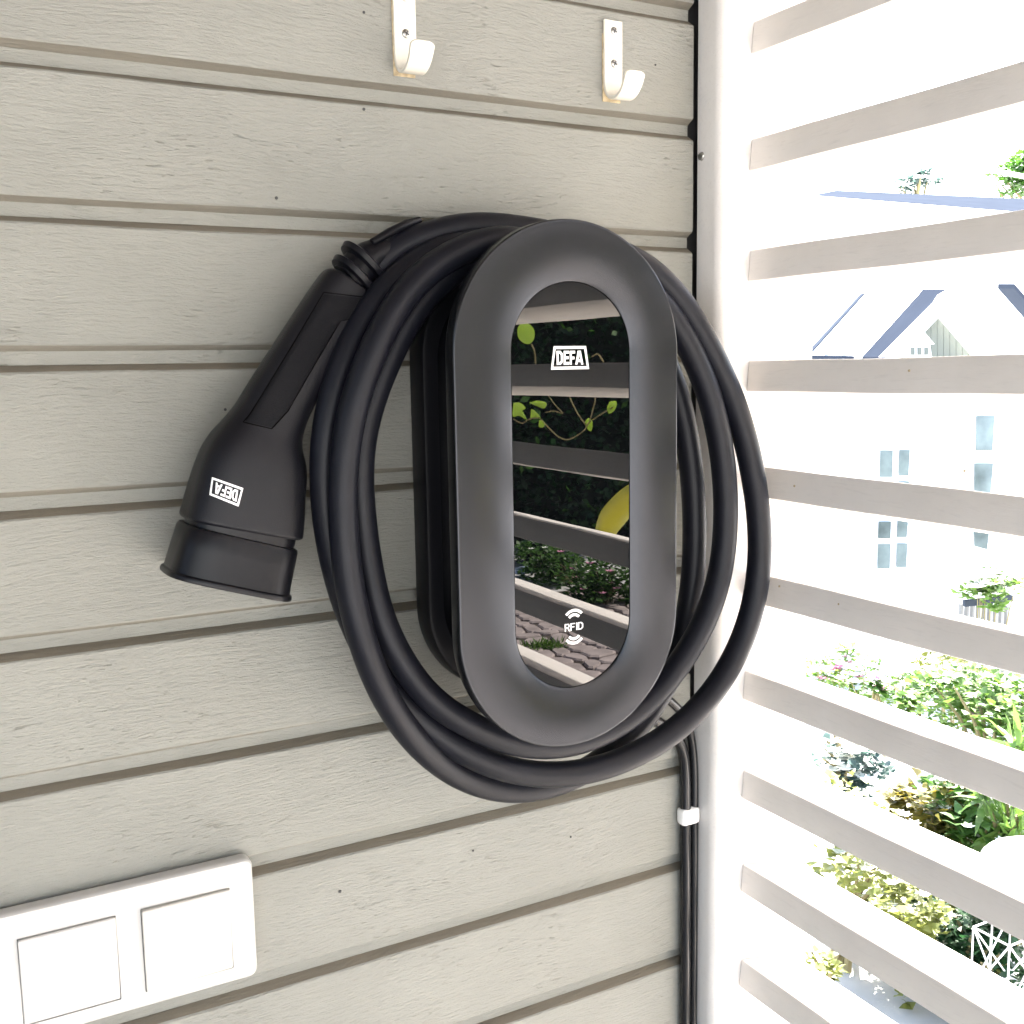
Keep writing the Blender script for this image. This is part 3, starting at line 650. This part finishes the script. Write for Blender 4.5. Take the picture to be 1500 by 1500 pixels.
# small plank fence
pf = thing('plank_fence', far(1445, 925, 8.8), 'small weathered plank fence below the white house', 'fence')
for i in range(9):
    a = far(1404+i*11.5, 884+i*1.0, 8.8); b = far(1404+i*11.5+9.5, 930, 8.8)
    part('plank', box('plank', (a.x, b.x, a.y-.03+i*.02, a.y+.0+i*.02, b.z-.6, a.z)), mat('weathered_plank', (.17, .175, .18), .8) if i == 0 else bpy.data.materials['weathered_plank'], pf)
a, b = far(1412, 884, 8.7), far(1482, 876, 8.7)
v, f = tube_vf([a, b], .035, 4); part('rail', mesh('rail', v, f), M_HROOF, pf)

# white garden table
tp = far(1535, 1268, 2.75); tb = thing('garden_table', (tp.x, tp.y, gz(tp.x, tp.y)), 'round white garden table cut by the right edge of the picture', 'table')
v, f = tube_vf([tp+Vector((0, 0, -.02)), tp+Vector((0, 0, 0)), tp+Vector((0, 0, .012))], [.15, .16, .15], 40); part('tabletop', mesh('tabletop', v, f), M_CLIP, tb)
for k in range(4):
    a = rad(45+90*k); d = Vector((math.cos(a), math.sin(a), 0)); v, f = tube_vf([tp+d*.1+Vector((0, 0, -.02)), Vector((tp.x, tp.y, gz(tp.x, tp.y)))+d*.14], .009, 8); part('leg', mesh('leg', v, f), M_CLIP, tb)
# white wire basket
wb = far(1478, 1400, 2.6); wt = thing('wire_basket', (wb.x, wb.y, wb.z-.1), 'white wire basket on the ground at the lower right edge', 'basket')
V, Fc = [], []
c4 = [Vector((-.07, -.05, -.1)), Vector((.07, -.05, -.1)), Vector((.07, .05, -.1)), Vector((-.07, .05, -.1))]
for i in range(4):
    a, b = wb+c4[i], wb+c4[(i+1) % 4]; hi = Vector((0, 0, .17))
    for s, e in ((a, b), (a+hi, b+hi), (a, a+hi), (a, b+hi), (b, a+hi), ((a+b)/2, (a+b)/2+hi)):
        v, f = tube_vf([s, e], .0022, 6, off=len(V)); V += v; Fc += f
part('wires', mesh('wires', V, Fc), M_CLIP, wt)

# ------------------------------------------------------------------ houses
def poly_prism(name, pts, off):                 # front polygon in 3D, pushed along off
    a = [Vector(p) for p in pts]; b = [p+off for p in a]; return loops_mesh(name, [a, b], True, True)
BK = Vector((fwd.x, fwd.y, 0)).normalized()
def V2(px, py, d): return far(px, py, d)
h1 = thing('white_house', V2(1400, 1000, 11.6), 'white neighbouring house with small paned windows and a gabled roof beyond the garden', 'house')
base = -7
def down(p, z=base): return Vector((p.x, p.y, z))
# main wall facing the camera
wl, wr = V2(1188, 523, 12.2), V2(1640, 523, 11.6)
part('wall', poly_prism('wall', [wl, wr, down(wr), down(wl)], BK*.25), M_HWALL, h1)
# main roof, blown bright metal, rising behind the eave
ea, eb = V2(1184, 521, 12.0), V2(1262, 523, 12.0)
ra, rb = V2(1268, 428, 15.4), V2(1350, 427, 15.4)
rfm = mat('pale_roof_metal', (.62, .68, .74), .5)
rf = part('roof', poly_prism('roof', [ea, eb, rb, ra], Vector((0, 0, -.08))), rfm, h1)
for s in (.0, .33, .66):
    v, f = tube_vf([ea.lerp(eb, s)+Vector((0, 0, .02)), ra.lerp(rb, s)+Vector((0, 0, .02))], .022, 6); sub('roof_seam', mesh('roof_seam', v, f), M_HROOF if s == 0 else rfm, rf).matrix_parent_inverse = Matrix()
v, f = tube_vf([V2(1187, 524, 11.95), V2(1250, 525, 11.95)], .03, 8); part('gutter', mesh('gutter', v, f), M_HROOF, h1)
# gable wing: blue roof slope, white barge boards, sage siding
part('gable_roof', poly_prism('gable_roof', [V2(1263, 523, 11.9), V2(1292, 523, 11.2), V2(1388, 424, 11.2), V2(1352, 424, 11.9)], Vector((0, 0, -.05))), M_HROOF, h1)
apex = V2(1385, 430, 11.1)
part('barge_board', poly_prism('barge_board', [V2(1290, 523, 11.1), V2(1318, 523, 11.1), V2(1376, 464, 11.1), V2(1376, 432, 11.1), V2(1386, 426, 11.1)], BK*.06), M_HTRIM, h1)
part('barge_board', poly_prism('barge_board', [V2(1386.5, 426, 11.1), V2(1376.5, 432, 11.1), V2(1376.5, 464, 11.1), V2(1428, 523, 11.1), V2(1478, 523, 11.1)], BK*.06), M_HTRIM, h1)
sg = thing  # siding planks of the gable
for i in range(12):
    x0_ = 1318+i*9.2; x1_ = x0_+8.6
    def top(x): return 466+ (max(0, 1376-x)*1.0 if x < 1376 else (x-1376)*1.13)
    part('siding_plank', poly_prism('siding_plank', [V2(x0_, 524, 11.25), V2(x1_, 524, 11.25), V2(x1_, top(x1_)-6, 11.25), V2(x0_, top(x0_)-6, 11.25)], BK*.03), M_HSIDE, h1)
part('gable_roof', poly_prism('gable_roof', [V2(1462, 416, 12.6), V2(1486, 416, 12.0), V2(1560, 500, 12.0), V2(1536, 500, 12.6)], Vector((0, 0, -.05))), M_HROOF, h1)
part('gable_wall', poly_prism('gable_wall', [V2(1290, 524, 11.3), V2(1500, 524, 11.3), down(V2(1500, 524, 11.3)), down(V2(1290, 524, 11.3))], BK*.2), M_HWALL, h1)
# windows
def window(xs_, ys_, d, slope=-.02):
    fr = part('window_frame', poly_prism('window_frame', [V2(xs_[0]-6, ys_[0][0]-6, d), V2(xs_[-1]+22, ys_[0][0]-8, d), V2(xs_[-1]+20, ys_[-1][1]+6, d), V2(xs_[0]-9, ys_[-1][1]+6, d)], BK*.05), M_HTRIM, h1)
    return fr
def panes(rects, d, frame):
    for q in rects: sub('pane', poly_prism('pane', [V2(x, y, d) for x, y in q], BK*.02), M_PANE, frame)
fr = part('window_frame', poly_prism('window_frame', [V2(1284, 652, 11.24), V2(1340, 652, 11.24), V2(1336, 862, 11.24), V2(1280, 862, 11.24)], BK*.05), M_HTRIM, h1); fr.matrix_parent_inverse = fr.matrix_parent_inverse
rects = []
for (ya, yb) in ((660, 699), (706, 732), (764, 789), (797, 833)):
    dx = -(ya-660)*.025
    rects += [[(1290+dx, ya), (1308+dx, ya), (1307+dx, yb), (1289+dx, yb)], [(1318+dx, ya-1), (1333+dx, ya-1), (1331+dx, yb-2), (1317+dx, yb-2)]]
def add_panes(rects, d):
    for q in rects:
        part('pane', poly_prism('pane', [V2(x, y, d) for x, y in q], BK*.02), M_PANE, h1)
for q in rects:
    o = link('pane', poly_prism('pane', [V2(x, y, 11.2) for x, y in q], BK*.02), M_PANE); o.parent = fr
fr2 = part('window_frame', poly_prism('window_frame', [V2(1424, 600, 11.24), V2(1464, 600, 11.24), V2(1460, 820, 11.24), V2(1418, 820, 11.24)], BK*.05), M_HTRIM, h1)
for q in ([(1431, 609), (1457, 609), (1454, 660), (1430, 660)], [(1428, 679), (1455, 679), (1451, 725), (1428, 722)], [(1427, 770), (1450, 772), (1446, 805), (1428, 800)]):
    o = link('pane', poly_prism('pane', [V2(x, y, 11.2) for x, y in q], BK*.02), M_PANE); o.parent = fr2
# small white lantern house on the gable
lt = thing('bird_house', V2(1347, 524, 10.9), 'small white ornamental bird house in front of the sage gable', 'bird house')
part('box', poly_prism('box', [V2(1329, 523, 10.8), V2(1365, 523, 10.8), V2(1362, 503, 10.8), V2(1332, 503, 10.8)], BK*.15), M_HTRIM, lt)
part('roof', poly_prism('roof', [V2(1326, 504, 10.78), V2(1369, 504, 10.78), V2(1352, 484, 10.78), V2(1343, 484, 10.78)], BK*.2), M_HTRIM, lt)
for x in (1335, 1345, 1355): part('opening', poly_prism('opening', [V2(x, 520, 10.77), V2(x+5, 520, 10.77), V2(x+5, 509, 10.77), V2(x, 509, 10.77)], BK*.02), M_HSIDE, lt)
# second house farther off
h2 = thing('distant_house', V2(1400, 560, 22), 'long distant house with a low blue roof above the first house', 'house')
a, b = V2(1196, 291, 22), V2(1700, 330, 20)
part('wall', poly_prism('wall', [a, b, down(b), down(a)], BK*.3), M_HWALL, h2)
part('fascia', poly_prism('fascia', [V2(1190, 286, 21.7), V2(1700, 327, 19.7), V2(1700, 334, 19.7), V2(1192, 292, 21.7)], BK*.1), M_HTRIM, h2)
part('roof', poly_prism('roof', [V2(1192, 285.5, 21.9), V2(1700, 326, 19.9), V2(1700, 300, 24), V2(1225, 279, 25)], Vector((0, 0, -.03))), M_HROOF, h2)
# trees
def tree(px, py, d, size, n, leaf, m, label, seed):
    c = far(px, py, d); t = thing('garden_tree', (c.x, c.y, gz(c.x, c.y)), label, 'tree')
    part('crown', leaves('crown', c, size, n, leaf, m, seed, .6), m, t)
    V, Fc = [], []; r = random.Random(seed); b0 = Vector((c.x, c.y, gz(c.x, c.y)))
    top = c+Vector((0, 0, size[2]*.3)); v, f = tube_vf([b0, b0.lerp(top, .5)+Vector((.1, 0, 0)), top], [.16, .11, .04], 10); V += v; Fc += f
    for k in range(9):
        s = b0.lerp(top, r.uniform(.6, .95)); e = c+Vector((r.uniform(-1, 1)*size[0]*.7, r.uniform(-1, 1)*size[1]*.7, r.uniform(-.3, .8)*size[2]))
        v, f = tube_vf([s, s.lerp(e, .5)+Vector((0, 0, .1)), e], [.05, .03, .01], 6, off=len(V)); V += v; Fc += f
    part('trunk', mesh('trunk', V, Fc), M_STEM, t)
tree(1530, 250, 27, (1.5, 1.5, .6), 1300, .2, L_TREE, 'bright green tree at the right edge above the blue roof', 21)
tree(1345, 272, 27, (.75, .6, .22), 300, .16, L_BLUE, 'bluish green tree top showing just over the distant blue roof', 22)
# overhead wire
v, f = tube_vf([far(1410, 242, 14), far(1520, 262, 14)], .03, 6); link('overhead_wire', mesh('overhead_wire', v, f), M_HTRIM, label='pale wire crossing in front of the bright green tree', cat='wire')

# ------------------------------------------------------------------ garden seen mirrored in the display
# paving
pc = mirz(835, 935, GROUND)
pv = link('paving', box('paving', (pc.x-1.2, pc.x+1.2, pc.y-1.2, pc.y+1.3, GROUND+.004, GROUND+.012)), M_SOIL, kind='structure')
r = random.Random(4); cs = .15; nx, ny = 17, 17
cor = [[Vector((pc.x-1.1+i*cs+r.uniform(-.047, .047)+(cs*.3 if j % 2 else 0), pc.y-1.1+j*cs+r.uniform(-.047, .047), 0)) for i in range(nx+1)] for j in range(ny+1)]
for j in range(ny):
    for i in range(nx):
        q = [cor[j][i], cor[j][i+1], cor[j+1][i+1], cor[j+1][i]]; c = sum(q, Vector())/4; pts = []
        for k in range(4):
            a, b, d = q[k-1], q[k], q[(k+1) % 4]; b2 = c+(b-c)*.90
            pts += [b2+(a-b)*.2, b2+(d-b)*.2]
        h = GROUND+.03+r.uniform(-.004, .006)
        lo = [Vector((p.x, p.y, GROUND+.010)) for p in pts]; m1 = [Vector((p.x, p.y, h-.01)) for p in pts]; hi = [Vector(((c+(p-c)*.88).x, (c+(p-c)*.88).y, h)) for p in pts]
        link('paving_stone', loops_mesh('paving_stone', [lo, m1, hi], False, True), M_STONE, pv)
def mpos(px, py, x): return mir(px, py, x)
# grass tuft in the paving
gp_ = mirz(795, 955, GROUND); 
gt = thing('grass_tuft', gp_, 'strip of bright grass in the paving mirrored low in the display', 'grass')
part('blades', leaves('blades', gp_+Vector((0, 0, .03)), (.19, .08, .02), 420, .05, L_LIGHT, 31, .2, up=1), L_LIGHT, gt)
# hedge
hc = mirz(840, 800, GROUND)
hd = thing('tall_hedge', (hc.x, hc.y, GROUND), 'tall dark green hedge mirrored in the display', 'hedge')
V, Fc = [], []; r = random.Random(9)
HD = Vector((.86, .5, 0)); HN = Vector((.5, -.86, 0))
for i in range(16000):
    u, vz = r.uniform(-3.5, 3.5), r.uniform(0, 3.3); p = hc+HD*u-HN*(.25*math.sin(u*3+1)*math.sin(vz*2.7)+r.uniform(-.1, .35)); p.z = GROUND+vz
    s = r.uniform(.05, .11); T = Vector((r.gauss(0, 1), r.gauss(0, 1), r.gauss(-.2, .6))).normalized(); W = T.orthogonal().normalized()*s*.3; W.rotate(Matrix.Rotation(r.uniform(0, 6.28), 3, T))
    b = len(V); V += [p, p+T*s*.5+W, p+T*s, p+T*s*.5-W]; Fc.append((b, b+1, b+2, b+3))
part('foliage', mesh('foliage', V, Fc), L_DARK, hd)
V, Fc = [], []
for i in range(1500):
    u, vz = r.uniform(-3.5, 3.5), r.uniform(0, 3.3)
    if math.sin(u*5+1)*math.sin(vz*4.1) < .1: continue
    p = hc+HD*u-HN*r.uniform(.3, .6); p.z = GROUND+vz; s_ = r.uniform(.06, .12); T = Vector((r.gauss(0, 1), r.gauss(0, 1), r.gauss(-.2, .6))).normalized(); W = T.orthogonal().normalized()*s_*.32; W.rotate(Matrix.Rotation(r.uniform(0, 6.28), 3, T))
    b = len(V); V += [p, p+T*s_*.5+W, p+T*s_, p+T*s_*.5-W]; Fc.append((b, b+1, b+2, b+3))
part('young_shoots', mesh('young_shoots', V, Fc), L_TREE, hd)['kind'] = 'stuff'
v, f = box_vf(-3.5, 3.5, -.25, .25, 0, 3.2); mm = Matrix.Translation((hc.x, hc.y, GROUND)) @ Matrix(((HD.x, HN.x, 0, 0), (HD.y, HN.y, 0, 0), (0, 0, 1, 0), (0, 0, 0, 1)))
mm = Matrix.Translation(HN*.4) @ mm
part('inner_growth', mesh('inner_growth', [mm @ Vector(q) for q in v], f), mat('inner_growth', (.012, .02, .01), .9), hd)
# flower bed plants
for i, (px, py, x, sz, m, fl, lb) in enumerate((
    (885, 850, 4.1, (.34, .34, .26), L_MID, (M_FLP, .035, 26), 'leafy plant with pink and cream flowers mirrored at the right of the display'),
    (830, 830, 4.3, (.36, .34, .22), L_MID, (M_FLW, .03, 20), 'green plant with cream flowers mirrored in the middle of the display'),
    (785, 800, 4.5, (.30, .26, .18), L_DARK, (M_FLW, .02, 6), 'dark green plant mirrored at the left of the display'))):
    c = mir(px, py, x); bush(0, 0, 0, sz, 1500, .06, m, lb, 'plant', seed=40+i, name='garden_plant', flowers=fl, pos=c)
# pale tray left
c = mirz(768, 832, GROUND+.08); tr = thing('pale_tray', c, 'pale blue tray on the ground mirrored at the left of the display', 'tray')
part('tray', box('tray', (c.x-.12, c.x+.10, c.y-.08, c.y+.10, c.z-.03, c.z), .01), mat('pale_blue_plastic', (.35, .42, .6), .5), tr)
# yellow thing
yc = [mir(a, b, 1.5) for a, b in ((880, 803), (892, 767), (916, 738), (948, 720), (992, 716))]
yt = link('yellow_tube', tube('yellow_tube', catmull(yc, 8), [.020+.014*min(1, i/10) for i in range(33)], 20), M_YEL, smooth=True, label='curved yellow plastic tube mirrored at the right of the display', cat='tube')
# vine on the outside of the screen
vn = thing('climbing_vine', (.83, -.5, GROUND), 'thin vine with bright leaves climbing outside the slats, mirrored in the display', 'vine')
XV = .80
def stem(pts, r_):
    part('stem', tube('stem', catmull([mir(a, b, XV+e) for a, b, e in pts], 6), r_, 8), M_STEM, vn, True)
stem([(792, 614, .0), (805, 628, .01), (822, 642, 0), (838, 642, -.01), (856, 630, 0), (862, 620, 0), (880, 607, .01), (897, 597, 0)], .0010)
stem([(826, 560, .02), (838, 590, .01), (850, 612, 0), (858, 622, 0)], .0010)
stem([(800, 575, .02), (812, 592, .01), (824, 606, 0), (812, 602, 0), (800, 604, 0)], .0009)
stem([(872, 560, .02), (871, 590, 0), (864, 616, 0)], .001)
stem([(779, 505, 0), (783, 515, 0), (785, 545, .01)], .0012)
stem([(867, 522, 0), (876, 519, 0), (884, 530, 0)], .0012)
stem([(752, 614, 0), (765, 620, 0), (775, 614, 0), (790, 612, 0)], .0009)
def leaf(pts, e=0):
    P = [mir(a, b, XV+e) for a, b in pts]; P = catmull(P+[P[0]], 3)[:-1]; c = sum(P, Vector())/len(P)+Vector((.004, 0, .002)); V = P+[c]; n = len(P)
    part('leaf', mesh('leaf', V, [(i, (i+1) % n, n) for i in range(n)]), L_LEAFV, vn, True)
L_LEAFV = leafmat('leaf_vine', (.16, .27, .03), (.5, .75, .06), .2)
leaf([(769, 473), (777, 476), (783, 485), (782, 497), (775, 504), (766, 502), (759, 494), (758, 482), (762, 475)])
leaf([(752, 590), (762, 590), (770, 598), (764, 603), (772, 615), (760, 609), (751, 610)])
leaf([(775, 590), (788, 587), (801, 591), (798, 598), (786, 595)])
leaf([(778, 599), (784, 602), (792, 613), (783, 612), (777, 614)])
leaf([(862, 612), (868, 618), (866, 632), (860, 628), (857, 618)])
leaf([(893, 588), (903, 588), (902, 598), (892, 606), (889, 598)])
leaf([(790, 615), (797, 618), (797, 625), (789, 625)])
